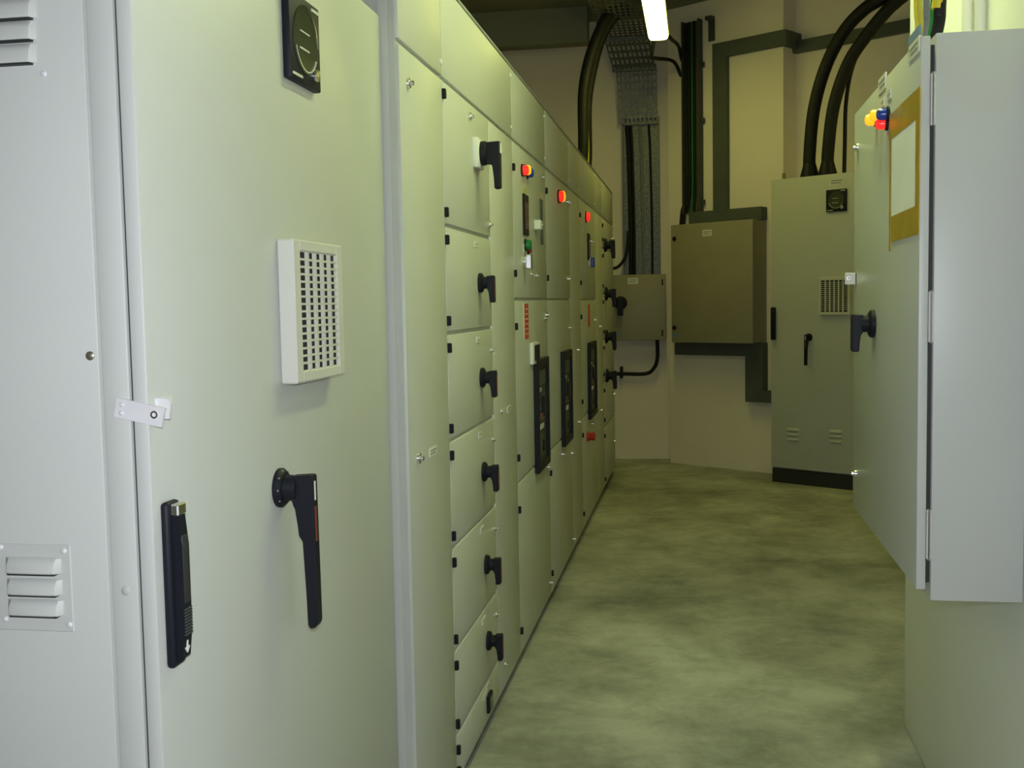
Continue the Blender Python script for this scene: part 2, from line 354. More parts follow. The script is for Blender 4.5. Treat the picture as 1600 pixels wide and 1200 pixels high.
# ------------------------------------------------------------------ cabinet row
ZB, ZS, ZTOP = 0.06, 1.95, 2.205
SEC = {}
def section(key, label, u0, u1):
    t = thing('switchboard_section', label, 'cabinet', (XR-0.3, (u0+u1)/2, 0), 'sections of the long switchboard row'); SEC[key] = (t, u0, u1)
    obj('body', B().box(ROW, u0+0.001, u1-0.001, -0.6, -0.007, ZB, ZTOP-0.006, 0.002), BODY, t)
    obj('plinth', B().box(ROW, u0, u1, -0.58, -0.03, 0, ZB), DARK, t)
    p = obj('upper_panel', B().box(ROW, u0+0.003, u1-0.003, -0.021, 0, ZS+0.003, ZTOP-0.008, 0.003, 2), PAINT, t)
    obj('roof_sheet', B().box(ROW, u0, u1, -0.6, 0.004, ZTOP-0.006, ZTOP, 0.002), PAINT, t)
    for zz in (ZS+0.035, ZTOP-0.04):
        obj('panel_screw', B().lathe(ROW, u1-0.014, zz, [(-0.001,0.008),(0.003,0.0075),(0.005,0.004)], 12), LATCH, p)
    b = B().ring(ROW, u1-0.03, ZTOP+0.014, -0.03, -0.022, 0.007, 0.016, 0, 360, 16); b.box(ROW, u1-0.05, u1-0.01, -0.04, -0.012, ZTOP-0.001, ZTOP+0.004)
    obj('lifting_eye', b, LATCH, t)
    return t
def door(key, z0, z1, u0=None, u1=None, hinges=True, locks=((0.93, 0.88),), hh=0.045):
    t, a, b = SEC[key]; u0 = a if u0 is None else u0; u1 = b if u1 is None else u1
    o = obj('door', B().box(ROW, u0+0.003, u1-0.003, -0.021, 0, z0+0.002, z1-0.009, 0.003, 2), PAINT, t)
    if hinges:
        for zz in (z1-0.012-hh, z0+hh): hinge(ROW, u0+0.006, zz, 0, o)
    for fu, fz in locks: lock(ROW, u0+(u1-u0)*fu, z0+(z1-z0)*fz, 0, o)
    return o
U = [2.393, 2.813, 3.452, 3.90, 4.766, 5.647, 6.145, 7.084, 7.62, 8.60]
# narrow door next to the first cabinet
t = section('c1', 'narrow plain switchboard section next to the tall cabinet with the vent grille', U[0], U[1])
d = door('c1', ZB, ZS, locks=(), hinges=False)
for px, py in ((637,130),(653,716)): u, z = ROW.at(px, py); lock(ROW, u, z, 0, d, 0.013)
u, z = ROW.at(676, 705); plate(ROW, u, z, 0, 0.075, 0.022, t)
lab(obj('frame_edge', B().box(ROW, U[0]-0.0012, U[0]+0.002, -0.045, -0.024, ZB, ZS+0.25), PAINT, t), 'bare edge of the frame seen from the corridor')
# stack of withdrawable modules
t = section('c2', 'switchboard section with a stack of compartment doors, each with a rotary switch', U[1], U[3])
ZM = [ZS, 1.572, 1.287, 1.0, 0.710, 0.427, 0.192, ZB]
for i in range(7):
    lk = [(0.955, 0.10)] if i == 0 else []
    d = door('c2', ZM[i+1], ZM[i], U[1], U[2], locks=lk, hh=0.03)
    if 0 < i < 6: lock(ROW, U[2]-0.03, ZM[i]-0.075 if i > 1 else ZM[i]-0.20, 0, d, 0.008)
    if 0 < i: plate(ROW, U[1]+0.40, ZM[i]-0.034, 0, 0.05, 0.018, d, lines=1)
d0 = door('c2', ZB, ZS, U[2], U[3], hinges=False, locks=())
for px, py in ((783, 643), (771, 1000), (789, 1038)): u, z = ROW.at(px, py); lock(ROW, u, z, 0, d0 if px > 780 else d, 0.009)
u, z = ROW.at(795, 639); plate(ROW, u, z, 0, 0.07, 0.024, d0)
u, z = ROW.at(733, 182); lock(ROW, u, z, 0, t, 0.012)
for px, py in ((752, 442), (755, 590), (758, 737), (762, 882), (765, 1001)):
    u, z = ROW.at(px, py, 0.006); rotary(ROW, u, z, 0, t, 1.0)
# main isolator of the top compartment
u, z = ROW.at(741, 238); pl = obj('switch_plate', B().box(ROW, u-0.02, u+0.075, -0.001, 0.016, z-0.045, z+0.042, 0.003, 2), WHITEP, t)
u += 0.03
ms = obj('switch_collar', B().lathe(ROW, u, z, [(0.015,0.036),(0.03,0.036),(0.034,0.03)], 24), BLACK, t)
hb = B().prof(ROW, [(0.03,z+0.031),(0.072,z+0.033),(0.074,z+0.03),(0.074,z-0.105),(0.056,z-0.108),(0.053,z-0.034),(0.03,z-0.032)], u-0.016, u+0.016)
bmesh.ops.bevel(hb.bm, geom=hb.bm.edges[:], offset=0.003, segments=1, affect='EDGES'); obj('switch_lever', hb, BLACK, ms)
obj('white_mark', B().box(ROW, u-0.011, u+0.011, 0.073, 0.0755, z-0.002, z+0.028), WHITEP, ms)
# socket on the lowest compartment
u, z = ROW.at(763, 1096); so = obj('socket_window', B().box(ROW, u-0.03, u+0.03, -0.001, 0.010, z-0.028, z+0.028, 0.002), BLACK, t)
obj('socket_glass', B().box(ROW, u-0.02, u+0.02, 0.009, 0.0112, z-0.019, z+0.019), LENS, so)
u, z = ROW.at(762, 1072); plate(ROW, u, z, 0, 0.05, 0.018, t, lines=1)

def breaker(px0, py0, px1, py1, t):
    """glazed breaker front: black surround, inner panel with escutcheon details"""
    u0, zt = ROW.at(px0, py0); u1, zb2 = ROW.at(px1, py1); zb1 = ROW.at(px0, py1)[1]
    z1, z0 = zt, zt-0.46
    f = B(); k = 0.035
    f.box(ROW, u0, u0+k, -0.001, 0.02, z0, z1, 0.002).box(ROW, u1-k, u1, -0.001, 0.02, z0, z1, 0.002)
    f.box(ROW, u0+k-0.002, u1-k+0.002, -0.001, 0.02, z1-k, z1, 0.002).box(ROW, u0+k-0.002, u1-k+0.002, -0.001, 0.02, z0, z0+k, 0.002)
    o = obj('breaker_surround', f, BLACK, t)
    pz = lambda a: z0+(z1-z0)*a; pu = lambda a: u0+(u1-u0)*a
    obj('breaker_front', B().box(ROW, u0+k-0.003, u1-k+0.003, -0.001, 0.006, z0+k-0.003, z1-k+0.003), LADDER, o)
    obj('trip_unit', B().box(ROW, pu(.18), pu(.80), 0.005, 0.012, pz(.76), pz(.90), 0.002), TRUNK, o)
    obj('name_strip', B().box(ROW, pu(.20), pu(.5), 0.005, 0.009, pz(.70), pz(.735)), DIALM, o)
    obj('charge_lever', B().prof(ROW, [(0.005,pz(.66)),(0.017,pz(.64)),(0.019,pz(.50)),(0.012,pz(.46)),(0.005,pz(.46))], pu(.55), pu(.76)), BLACK, o)
    obj('close_button', B().box(ROW, pu(.36), pu(.50), 0.005, 0.012, pz(.44), pz(.50), 0.002), TRUNK, o)
    obj('open_button', B().box(ROW, pu(.54), pu(.68), 0.005, 0.012, pz(.44), pz(.50), 0.002), REDP, o)
    obj('status_flag', B().box(ROW, pu(.36), pu(.66), 0.005, 0.010, pz(.36), pz(.405)), LABEL, o)
    obj('racking_plate', B().box(ROW, pu(.24), pu(.46), 0.005, 0.011, pz(.12), pz(.32), 0.002), TRUNK, o)
    obj('racking_port', B().cyl(ROW, pu(.62), pz(.2), 0.005, 0.012, 0.022), BLACK, o)
    for a, q in ((.2,.6),(.2,.14),(.75,.66),(.3,.56)): obj('screw', B().cyl(ROW, pu(a), pz(q), 0.005, 0.011, 0.007, 10), CHROME, o)
    return o
def meter(px, py, t, w=0.11, h=0.155):
    u, z = ROW.at(px, py); o = obj('meter', B().box(ROW, u-w/2, u+w/2, -0.001, 0.008, z-h/2, z+h/2, 0.002), BLACK, t)
    obj('meter_display', B().box(ROW, u-w*.38, u+w*.38, 0.007, 0.0092, z-h*.36, z+h*.30), mat('meter_glass', (0.10, 0.025, 0.025), 0.2), o)
    return o
# incomer section with controls
t = section('c4', 'switchboard section with amber and red lamps above a black framed breaker', U[3], U[4])
d = door('c4', 1.378, ZS, locks=(), hh=0.09)
for px, py in ((830,428),(837,431),(847,277)): u, z = ROW.at(px, py); lock(ROW, u, z, 0, d)
for px, m in ((815, REDL), (818.5, ORANGE), (823, BLUE)):
    u, z = ROW.at(px, 266 if px < 820 else 270); pilot(ROW, u, z, 0, m, t, 0.019)
u, z = ROW.at(819, 303); plate(ROW, u, z, 0, 0.06, 0.05, t, YPALE, 0, 'yellow_label')
meter(820, 336, t)
u, z = ROW.at(836, 352); sw = obj('key_switch', B().box(ROW, u-0.03, u+0.03, -0.001, 0.028, z-0.020, z+0.020, 0.004), WHITEP, t); obj('key_barrel', B().cyl(ROW, u, z, 0.027, 0.036, 0.008), CHROME, sw)
u, z = ROW.at(845, 345); obj('cable_duct_cover', B().box(ROW, u-0.03, u+0.03, -0.001, 0.006, z-0.10, z+0.09, 0.002), TRUNK, t)
u, z = ROW.at(820, 383); pb = obj('button_collar', B().cyl(ROW, u, z, -0.001, 0.006, 0.024, 18), BLACK, t); obj('green_button', B().lathe(ROW, u, z, [(0.005,0.019),(0.022,0.019),(0.026,0.015)], 16), GREEN, pb)
pb2 = obj('button_collar', B().cyl(ROW, u+0.075, z-0.012, -0.001, 0.006, 0.022, 18), BLACK, t); obj('red_button', B().lathe(ROW, u+0.075, z-0.012, [(0.005,0.015),(0.014,0.015)], 16), REDP, pb2)
u, z = ROW.at(818, 409); tg = obj('selector_base', B().cyl(ROW, u, z, -0.001, 0.012, 0.026, 18), CHROME, t); obj('selector_knob', B().box(ROW, u-0.012, u+0.012, 0.011, 0.034, z-0.028, z+0.028, 0.004), CHROME, tg)
plate(ROW, u+0.03, z+0.052, 0, 0.08, 0.03, t, lines=1)
door('c4', 0.705, 1.378, locks=((0.92, 0.2),), hh=0.09)
u, z = ROW.at(822, 502); rs = plate(ROW, u, z, 0, 0.10, 0.135, t, REDSTK, 0, 'warning_sticker')
for i in range(6): obj('print', B().box(ROW, u-0.03, u+0.035, 0.0015, 0.0026, z-0.05+i*0.019, z-0.046+i*0.019), LABEL, rs)
lab(rs, 'red sticker with lines of white print')
obj('sticker_margin', B().box(ROW, u-0.062, u-0.05, 0, 0.002, z-0.068, z+0.068), LABEL, rs)
u, z = ROW.at(853, 492); lock(ROW, u-0.0, z, 0, t, 0.014); lock(ROW, u-0.04, z-0.015, 0, t, 0.010)
u, z = ROW.at(828, 552); sb = obj('switch_bank', B().box(ROW, u, u+0.17, -0.001, 0.014, z-0.045, z+0.04, 0.002), WHITEP, t)
for k in range(2): obj('rocker', B().box(ROW, u+0.035+k*0.062, u+0.085+k*0.062, 0.013, 0.019, z-0.032, z+0.03, 0.002), BLACK, sb)
breaker(833, 563, 853, 690, t)
door('c4', ZB, 0.705, locks=((0.93, 0.9), (0.93, 0.1)), hh=0.09)
# second breaker section
t = section('c5', 'switchboard section with one red lamp above the second black framed breaker', U[4], U[5])
d = door('c5', 1.378, ZS, locks=(), hh=0.09)
for px, py in ((886,316),(889,318),(888,436)): u, z = ROW.at(px, py); lock(ROW, u-0.03, z, 0, d, 0.013)
for px, m in ((872, REDL), (874.5, ORANGE)): u, z = ROW.at(px, 307); pilot(ROW, u, z, 0, m, t, 0.026)
door('c5', 0.705, 1.378, locks=((0.94, 0.78), (0.94, 0.2)), hinges=False)
breaker(875.5, 550, 890, 655, t)
door('c5', ZB, 0.705, locks=((0.5, 0.88), (0.95, 0.8), (0.95, 0.1)), hh=0.09)
t = section('c6', 'narrow plain switchboard section between the second and third breakers', U[5], U[6])
door('c6', ZB, ZS, locks=((0.6, 0.55), (0.6, 0.34)), hinges=False)
t = section('c7', 'switchboard section with a small red lamp above the third black framed breaker', U[6], U[7])
d = door('c7', 1.378, ZS, locks=((0.6, 0.62), (0.72, 0.62)), hh=0.09)
u, z = ROW.at(915, 339); pilot(ROW, u, z, 0, REDL, t, 0.028)
u, z = ROW.at(912, 359); plate(ROW, u, z, 0, 0.09, 0.03, t, lines=0)
meter(919, 386, t, 0.12, 0.16)
u, z = ROW.at(920, 410); sg = obj('selector_base', B().cyl(ROW, u, z, -0.001, 0.012, 0.03, 18), WHITEP, t); obj('selector_knob', B().box(ROW, u-0.014, u+0.014, 0.011, 0.036, z-0.03, z+0.03, 0.004), BLUE, sg)
door('c7', 0.705, 1.378, locks=((0.9, 0.8),), hh=0.09)
u, z = ROW.at(920, 493); lab(plate(ROW, u, z, 0, 0.10, 0.135, t, REDSTK, 0, 'warning_sticker'), 'faded red sticker')
breaker(917.5, 536, 929, 625, t)
d = door('c7', ZB, 0.705, locks=((0.6, 0.85),), hh=0.09)
u, z = ROW.at(917, 682); lab(obj('red_knob', B().lathe(ROW, u, z, [(-0.001,0.03),(0.012,0.03),(0.02,0.022),(0.045,0.026),(0.05,0.018)], 16), REDP, t), 'red knob')
t = section('c8', 'narrow plain switchboard section before the last column of switches', U[7], U[8])
door('c8', ZB, ZS, locks=((0.5, 0.6), (0.5, 0.3)), hinges=False)
t = section('c9', 'last switchboard section with small rotary switches nearest the end wall', U[8], U[9])
zz = [ZS, 1.74, 1.42, 1.10, 0.80, 0.48, ZB]
for i in range(6): door('c9', zz[i+1], zz[i], locks=((0.9, 0.5),) if i in (0, 4, 5) else (), hh=0.05)
for px, py in ((944, 383), (945.5, 459), (946, 526), (947, 587)):
    u, z = ROW.at(px, py); rotary(ROW, u, z, 0, t, 1.6, False)
u, z = 0, 0

# ------------------------------------------------------------------ wall cabinet on the right
K = thing('wall_cabinet', 'pale grey wall cabinet with taped paper notice and indicator lamps', 'cabinet', ((XB+XC)/2, (YN+YF)/2, 0.745))
obj('body', B().box(RF, YN, YF, -(XC-XB)+0.0005, -0.028, 0.745, 1.87, 0.003, 2), PAINT, K)
obj('door_seal', B().box(RF, YN+0.012, YF-0.012, -0.03, -0.017, 0.78, 1.85), DARK, K)
dk = obj('door', B().box(RF, YN+0.001, YF-0.002, -0.019, 0, 0.767, 1.866, 0.003, 2), PAINT, K)
for py in (155, 495, 835):
    z = RS.at(1452, py)[1]
    h = obj('hinge', B().box(RS, XB+0.019, XB+0.0285, -0.012, 0.004, z-0.05, z+0.05, 0.001), LATCH, K)
    obj('hinge_pin', B().tube([RS.pt(XB+0.0238, 0.004, z-0.052), RS.pt(XB+0.0238, 0.004, z+0.052)], 0.003, 8), CHROME, h)
for px, py in ((1341,230),(1338,740)): u, z = RF.at(px, py); lock(RF, u, z, 0, dk, 0.012)
for px, py, m in ((1370,187,ORANGE),(1378,180,ORANGE),(1389,178,BLUE)):
    u, z = RF.at(px, py); pilot(RF, u, z, 0, m, K, 0.014)
u, z = RF.at(1386, 194); pilot(RF, u-0.01, z, 0, REDL, K, 0.013)  # red reflection under the lamps, put in as a glowing lens, no fourth lamp
for px, py in ((1380,160),(1390,148)): u, z = RF.at(px, py); plate(RF, u, z, 0, 0.045, 0.022, K, lines=1)
u, z = RF.at(1379, 131); plate(RF, u, z, 0, 0.10, 0.036, K)
u, z = RF.at(1429, 77); plate(RF, u, z, 0, 0.11, 0.032, K); lab(plate(RF, u, z+0.026, 0, 0.11, 0.018, K, BLUEP, 0), 'blue strip label')
u, z = RF.at(1362, 506, 0.006); rotary(RF, u, z, 0, K, 1.15, False)
# hasp at the far edge of the door
z = RF.at(1335, 435)[1]
b = B().box(RF, YF-0.05, YF-0.046, -0.001, 0.030, z-0.017, z+0.015, 0.001)
hk = obj('hasp_staple', b, LATCH, K); obj('staple_foot', B().box(RF, YF-0.05, YF-0.002, -0.001, 0.003, z-0.017, z+0.015, 0.001), LATCH, hk)
obj('padlock_hole', B().ring(Fr((0,YF-0.05,0),(1,0,0),(0,-1,0)), XB-0.02, z, -0.001, 0.0012, 0.003, 0.0055, 0, 360, 14), CHROME, hk)
# taped notice
def rq(pts, d=0.0): return [RF.at(px, py, d) for px, py in pts]
u0, zt = RF.at(1394, 210); u1, zb = RF.at(1432, 335); zt2 = RF.at(1432, 186)[1]
zt = (zt+zt2)/2; zb = (zb+RF.at(1395, 334)[1])/2
lo, hi = min(u0, u1), max(u0, u1)
nt_ = thing('paper_notice', 'white paper sheet fixed with brown tape to the wall cabinet door', 'notice', (XB-0.002, (lo+hi)/2, zb))
obj('sheet', B().box(RF, lo-0.012, hi+0.012, 0.0002, 0.0012, zb-0.012, zt+0.012), PAPER, nt_)
w_ = 0.042
obj('tape_strip', B().box(RF, lo-0.03, hi+0.028, 0.0002, 0.0018, zt-0.006, zt+w_+0.01), TAPE, nt_)
obj('tape_strip', B().box(RF, lo-0.03, hi+0.022, 0.0002, 0.0018, zb-0.052, zb+0.006), TAPE, nt_)
obj('tape_strip', B().box(RF, hi-0.002, hi+0.02, 0.0002, 0.0022, zb-0.07, zt+w_), TAPE, nt_)
obj('tape_strip', B().box(RF, lo-0.034, lo+0.006, 0.0002, 0.0022, zb-0.045, zt+w_+0.005), TAPE, nt_)

# ------------------------------------------------------------------ tall cabinet at the end
TW = 0.70; u0 = TF.at(1204.5, 600)[0]; u1 = u0+TW; tz0 = 0.105; tz1 = TF.at(1204, 281)[1]
T = thing('electrical_cabinet', 'tall pale grey cabinet on a black plinth with thick cables entering its top', 'cabinet', TF.pt((u0+u1)/2, -0.15, 0))
tdep = TD + REC - 0.002
obj('body', B().box(TF, u0, u1, -tdep, -0.024, tz0, tz1, 0.003), PAINT, T)
obj('plinth', B().box(TF, u0+0.005, u1-0.005, -tdep+0.02, -0.012, 0, tz0), DARK, T)
obj('door', B().box(TF, u0+0.002, u1-0.002, -0.02, 0, tz0+0.008, tz1-0.004, 0.004, 2), PAINT, T)
obj('swing_handle', B().box(TF, u0+0.015, u0+0.045, -0.001, 0.035, TF.at(1207,531)[1], TF.at(1207,480)[1], 0.007, 2), BLACK, T)
ua, zt = TF.at(1292, 297); ub = TF.at(1324, 297)[0]; zb = TF.at(1308, 331)[1]
dial(TF, (ua+ub)/2, (zt+zb)/2, 0, ub-ua, T)
u, z = TF.at(1308, 284); plate(TF, u, z, 0, 0.12, 0.05, T)
ua, zt = TF.at(1282, 434); ub = TF.at(1331, 434)[0]; zb = TF.at(1305, 492)[1]
vent(TF, ua, ub, zb, zt, 0, 0.03, 6, 16, T, 0.08, 0.08)
u, z = TF.at(1264, 527); long_lever(TF, u, z, T, 0.85)
for px in (1239, 1306):
    for py in (671, 678, 686):
        u, z = TF.at(px, py+ (3 if px > 1300 else 0)); louvre(TF, u-0.05, u+0.05, z, 0.022, 0, T)
tl = obj('top_bolt', B().tube([TF.pt(u0+0.05, -0.1, tz1-0.01), TF.pt(u0+0.05, -0.1, tz1+0.05)], 0.012), SCREW, T)

# ------------------------------------------------------------------ boxes on the end walls
d2 = 0.21
ua, zt = W2.at(1048, 352, d2); ub = W2.at(1176, 343, d2)[0]; zb = W2.at(1048, 535, d2)[1]
X = thing('wall_box', 'large square beige metal box mounted on the angled white pier', 'box', W2.pt((ua+ub)/2, d2/2, zb), 'boxes on the end walls')
obj('body', B().box(W2, ua+0.003, ub-0.003, 0.001, d2-0.022, zb+0.003, zt-0.003, 0.003), PAINT2, X)
dx = obj('door', B().box(W2, ua, ub, d2-0.018, d2, zb, zt, 0.004, 2), PAINT2, X)
for px, py in ((1054,373),(1054,512)): u, z = W2.at(px, py, d2); obj('lock', B().lathe(W2, u, z, [(d2-0.001,0.018),(d2+0.008,0.017),(d2+0.012,0.008)], 14), BLACK, dx)
u, z = W2.at(1105, 364, d2); plate(W2, u, z, d2, 0.085, 0.05, X)
u, z = W2.at(1056, 523, d2); lab(plate(W2, u, z, d2, 0.035, 0.03, X, BLUEP, 0, 'sticker'), 'small blue sticker')
BXU, BXZ0, BXZ1 = (ua, ub), zb, zt
d1 = 0.20
ua, zt = W1.at(958, 430, d1); ub = W1.at(1040, 428, d1)[0]; zb = W1.at(1040, 531, d1)[1]
X = thing('wall_box', 'small beige metal box with a rotary switch below the cable tray', 'box', W1.pt((ua+ub)/2, d1/2, zb), 'boxes on the end walls')
obj('body', B().box(W1, ua+0.003, ub-0.003, 0.001, d1-0.022, zb+0.003, zt-0.003, 0.003), PAINT2, X)
dx = obj('door', B().box(W1, ua, ub, d1-0.018, d1, zb, zt, 0.004, 2), PAINT2, X)
u, z = W1.at(970, 473, d1); rotary(W1, u, z, d1, X, 1.8, False)
u, z = W1.at(989, 439, d1); plate(W1, u, z, d1, 0.085, 0.05, X)
u, z = W1.at(965, 523, d1); lab(plate(W1, u, z, d1, 0.03, 0.03, X, BLUEP, 0, 'sticker'), 'small blue sticker')
u, z = W1.at(1035, 441, d1); hinge(W1, u, z, d1, X, 0.05); u, z = W1.at(1035, 520, d1); hinge(W1, u, z, d1, X, 0.05)
SBX = (ua, ub, zb, zt)

# ------------------------------------------------------------------ trunking on the end walls
def run(name, label, f, px, w, d=0.05, cat='trunking', m=TRUNK):
    """lidded trunking: list of (u0,u1,z0,z1) lengths on plane f"""
    t = thing(name, label, cat, f.pt(px[0][0], d/2, min(q[2] for q in px)), 'grey trunking on the end walls')
    for q in px:
        o = obj('trunking_length', B().box(f, q[0], q[1], 0.001, d-0.006, q[2], q[3], 0.002), m, t)
        obj('lid', B().box(f, q[0]-0.002, q[1]+0.002, d-0.008, d, q[2]-0.002, q[3]+0.002, 0.002), m, o)
    return t
ua = W2.at(1119, 200)[0]; ub = W2.at(1140, 200)[0]; zt = W2.at(1118, 71)[1]; zl = W2.at(1140, 89)[1]
zh1 = W2.at(1140, 330)[1]
run('cable_trunking', 'grey trunking rising from the large box then turning along the pier', W2,
    [(ua, ub, BXZ1+0.10, zl+0.002), (ua, PIL+0.05, zl, zt)], 0.1)
W2R = Fr(W2.pt(PIL, 0, 0), -WN, WU)
run('cable_trunking', 'short grey trunking piece turning round the pier corner', W2R, [(0.002, REC-0.002, zl, zt)], 0.1)
run('cable_trunking', 'short grey trunking lying along the top of the large box', W2, [(W2.at(1086,340)[0], W2.at(1199,333)[0], BXZ1+0.004, BXZ1+0.10)], 0.1, 0.09)
uv0, zv = W2.at(1173, 626); uv1 = W2.at(1200, 600)[0]; zc = W2.at(1062, 553)[1]
run('cable_trunking', 'grey trunking stepping down from under the large box to the tall cabinet', W2,
    [(W2.at(1063,545)[0], uv1, zc, BXZ0-0.002), (uv0, uv1, zv, zc), (uv1, W2.at(1216,620)[0], zv, zv+0.09)], 0.1, 0.08)
z3 = W3.at(1247, 66)[1]; z3b = W3.at(1247, 84)[1]
u3 = W3.at(1243, 70)[0]
run('cable_trunking', 'grey trunking along the recessed wall above the thick black cables', W3, [(u3+0.002, u3+3.0, z3b, z3)], 0.1)
# dark ladder with cables dropping to the large box
ua = W2.at(1066, 200, 0.06)[0]; ub = W2.at(1093, 200, 0.06)[0]; zt = W2.at(1080, 35)[1]
L = thing('cable_ladder', 'dark vertical cable ladder full of black cables above the large box', 'cable ladder', W2.pt((ua+ub)/2, 0.04, BXZ1))
obj('back_plate', B().box(W2, ua, ub, 0.012, 0.02, BXZ1+0.10, zt), LADDER, L)
obj('side_rail', B().box(W2, ua, ua+0.012, 0.012, 0.07, BXZ1+0.10, zt), LADDER, L)
obj('side_rail', B().box(W2, ub-0.012, ub, 0.012, 0.07, BXZ1+0.10, zt), LADDER, L)
for py in (103, 190, 317):
    z = W2.at(1093, py)[1]; obj('rung_clip', B().box(W2, ua-0.004, ub+0.02, 0.012, 0.03, z-0.02, z+0.02), LADDER, L)
for k in range(5):
    uu = ua+0.03+k*(ub-ua-0.06)/4
    mm = [RUBBER, RUBBER, GREENC, RUBBER, LADDER][k]
    c = obj('cable', B().tube([W2.pt(uu-0.05*(k < 2), 0.06, BXZ1+0.005), W2.pt(uu-0.04*(k < 2), 0.055, BXZ1+0.12), W2.pt(uu, 0.04, BXZ1+0.32), W2.pt(uu, 0.04, 3.0), W2.pt(uu, 0.04, zt-0.01)], 0.013 if k != 2 else 0.006, 8), mm)
    tag(c, ['black cable at the outer left of the dark ladder', 'black cable beside the left one in the dark ladder', 'thin green cable in the middle of the dark ladder', 'black cable right of the green one in the dark ladder', 'dark grey cable at the right rail of the dark ladder'][k], 'cable', 'cables in the dark ladder')
ua, zt = W2.at(1102, 26, 0.05); ub, zb = W2.at(1112, 62, 0.05)
br = thing('wall_bracket', 'small dark empty bracket high on the pier near the ceiling', 'bracket', W2.pt(ua, 0.03, zb))
obj('back_plate', B().box(W2, ua, ub, 0.001, 0.012, zb, zt, 0.002), LADDER, br)
obj('arm', B().box(W2, ua, ub, 0.010, 0.06, zt-0.03, zt, 0.003), LADDER, br)

# ------------------------------------------------------------------ galvanised tray down the far wall
x0, x1 = W1.at(974, 250, 0.06)[0], W1.at(1027, 250, 0.06)[0]
h0, h1 = -0.72, -0.40
CT = thing('cable_tray', 'perforated galvanised cable tray bending from the ceiling down the end wall', 'cable tray', W1.pt((x0+x1)/2, 0.05, SBX[3]))
def tray(name, a0, a1, b0, b1, nrow, parent):
    """perforated length of tray from edge a0-a1 to edge b0-b1, with side flanges"""
    a0, a1, b0, b1 = map(Vector, (a0, a1, b0, b1)); n = (a1-a0).cross(b0-a0).normalized()
    b = B(); nc = 9
    P = lambda i, j: (a0.lerp(a1, i)).lerp(b0.lerp(b1, i), j)
    e = 0.24/nc
    def slab(i0, i1, j0, j1):
        q = [P(i0,j0), P(i1,j0), P(i1,j1), P(i0,j1)]
        b.hexa([p - n*0.001 for p in q] + [p + n*0.001 for p in q])
    for c in range(nc+1): slab(max(0, c/nc-e), min(1, c/nc+e), 0, 1)
    for r in range(nrow+1):
        for c in range(nc): slab(c/nc+e, (c+1)/nc-e, max(0, r/nrow-0.2/nrow), min(1, r/nrow+0.2/nrow))
    o = obj(name, b, GALV, parent)
    for i in (0, 1):
        q = [P(i,0), P(i,1)]; s = (a1-a0).normalized()*0.0012
        obj('side_flange', B().hexa([q[0]-s, q[0]+s, q[1]+s, q[1]-s, q[0]-s-n*0.05, q[0]+s-n*0.05, q[1]+s-n*0.05, q[1]-s-n*0.05]), GALV, o)
    return o
dd = 0.07
zA, zB_ = 2.86, 3.30
yv = YW1-dd
tray('tray_length', (x0-.03, yv-.012, 2.84), (x1+.005, yv-.012, 2.84), (x0-.05, yv-.03, zB_), (x1, yv-.03, zB_), 8, CT)
tray('tray_bend', (x0-.07, yv-.03, zB_-.03), (x1-.01, yv-.03, zB_-.03), (x0-.13, yv-.25, 3.50), (x1-.06, yv-.25, 3.50), 5, CT)
tray('tray_length', (x0-.15, yv-.22, 3.50), (x1-.07, yv-.22, 3.50), (x0-.15, yv-3.4, 3.56), (x1-.07, yv-3.4, 3.56), 40, CT)
# joint plates
for z, y, e in ((zB_, yv-.045, .03), (3.49, yv-.27, .07)):
    obj('joint_plate', B().box(G, x0-0.05-e, x1+0.03-e, y-0.006, y, z-0.03, z+0.02, 0.002), GALV, CT)
vt = obj('wall_riser', B().box(W1, x0-0.005, x1+0.02, 0.03, 0.034, SBX[3]+0.004, 2.9), GALV, CT)
for e in (x0-0.005, x1+0.018): obj('side_flange', B().box(W1, e, e+0.003, 0.03, 0.08, SBX[3]+0.004, 2.9), GALV, vt)
for k in range(5): obj('rung', B().box(W1, x0, x1+0.015, 0.033, 0.037, 1.75+k*0.26, 1.78+k*0.26), GALV, vt)
for k, (uo, r, lb, m) in enumerate(((0.055, 0.018, 'thick black cable at the left of the tray riser', RUBBER), (0.085, 0.012, 'thinner black cable beside the thick one in the tray riser', RUBBER),
                    (0.235, 0.010, 'brownish black cable at the right of the tray riser', RUBBER), (0.16, 0.012, 'grey cable in the middle of the tray riser', GREYC))):
    u = x0+uo
    tag(obj('cable', B().tube([W1.pt(u, 0.055, SBX[3]+0.002), W1.pt(u, 0.055, 2.0), W1.pt(u-.01, 0.055, 2.6), W1.pt(u-.02, 0.06, 2.83)], r, 8), m), lb, 'cable', 'cables in the tray riser')
# conduit leaving the small box, and a cable beside it
u, z = W1.at(1027, 531, 0.1); ze = W1.at(980, 584, 0.06)[1]
cv = tag(obj('conduit', B().tube([W1.pt(u,0.1,z+0.003), W1.pt(u,0.1,z-0.15), W1.pt(u-0.03,0.08,ze+0.05), W1.pt(u-0.10,0.06,ze), W1.pt(u-0.3,0.06,ze), W1.pt(u-0.46,0.06,ze)], 0.016, 10), RUBBER), 'black conduit curving from under the small box to the switchboard', 'conduit')
u, z = W1.at(971, 582, 0.06)
tag(obj('conduit_clip', B().box(W1, u-0.012, u+0.012, 0.001, 0.085, z-0.05, z+0.05, 0.004), BLACK), 'black clip holding the curved conduit to the end wall', 'clip')
tag(obj('cable', B().tube([W1.pt(x0+0.04,0.10,1.95), W1.pt(x0+0.02,0.12,1.76), W1.pt(x0-0.04,0.12,1.66), W1.pt(x0-0.12,0.12,1.635), W1.pt(x0-0.25,0.12,1.63)], 0.013, 8), RUBBER), 'black cable bending left above the small box', 'cable')

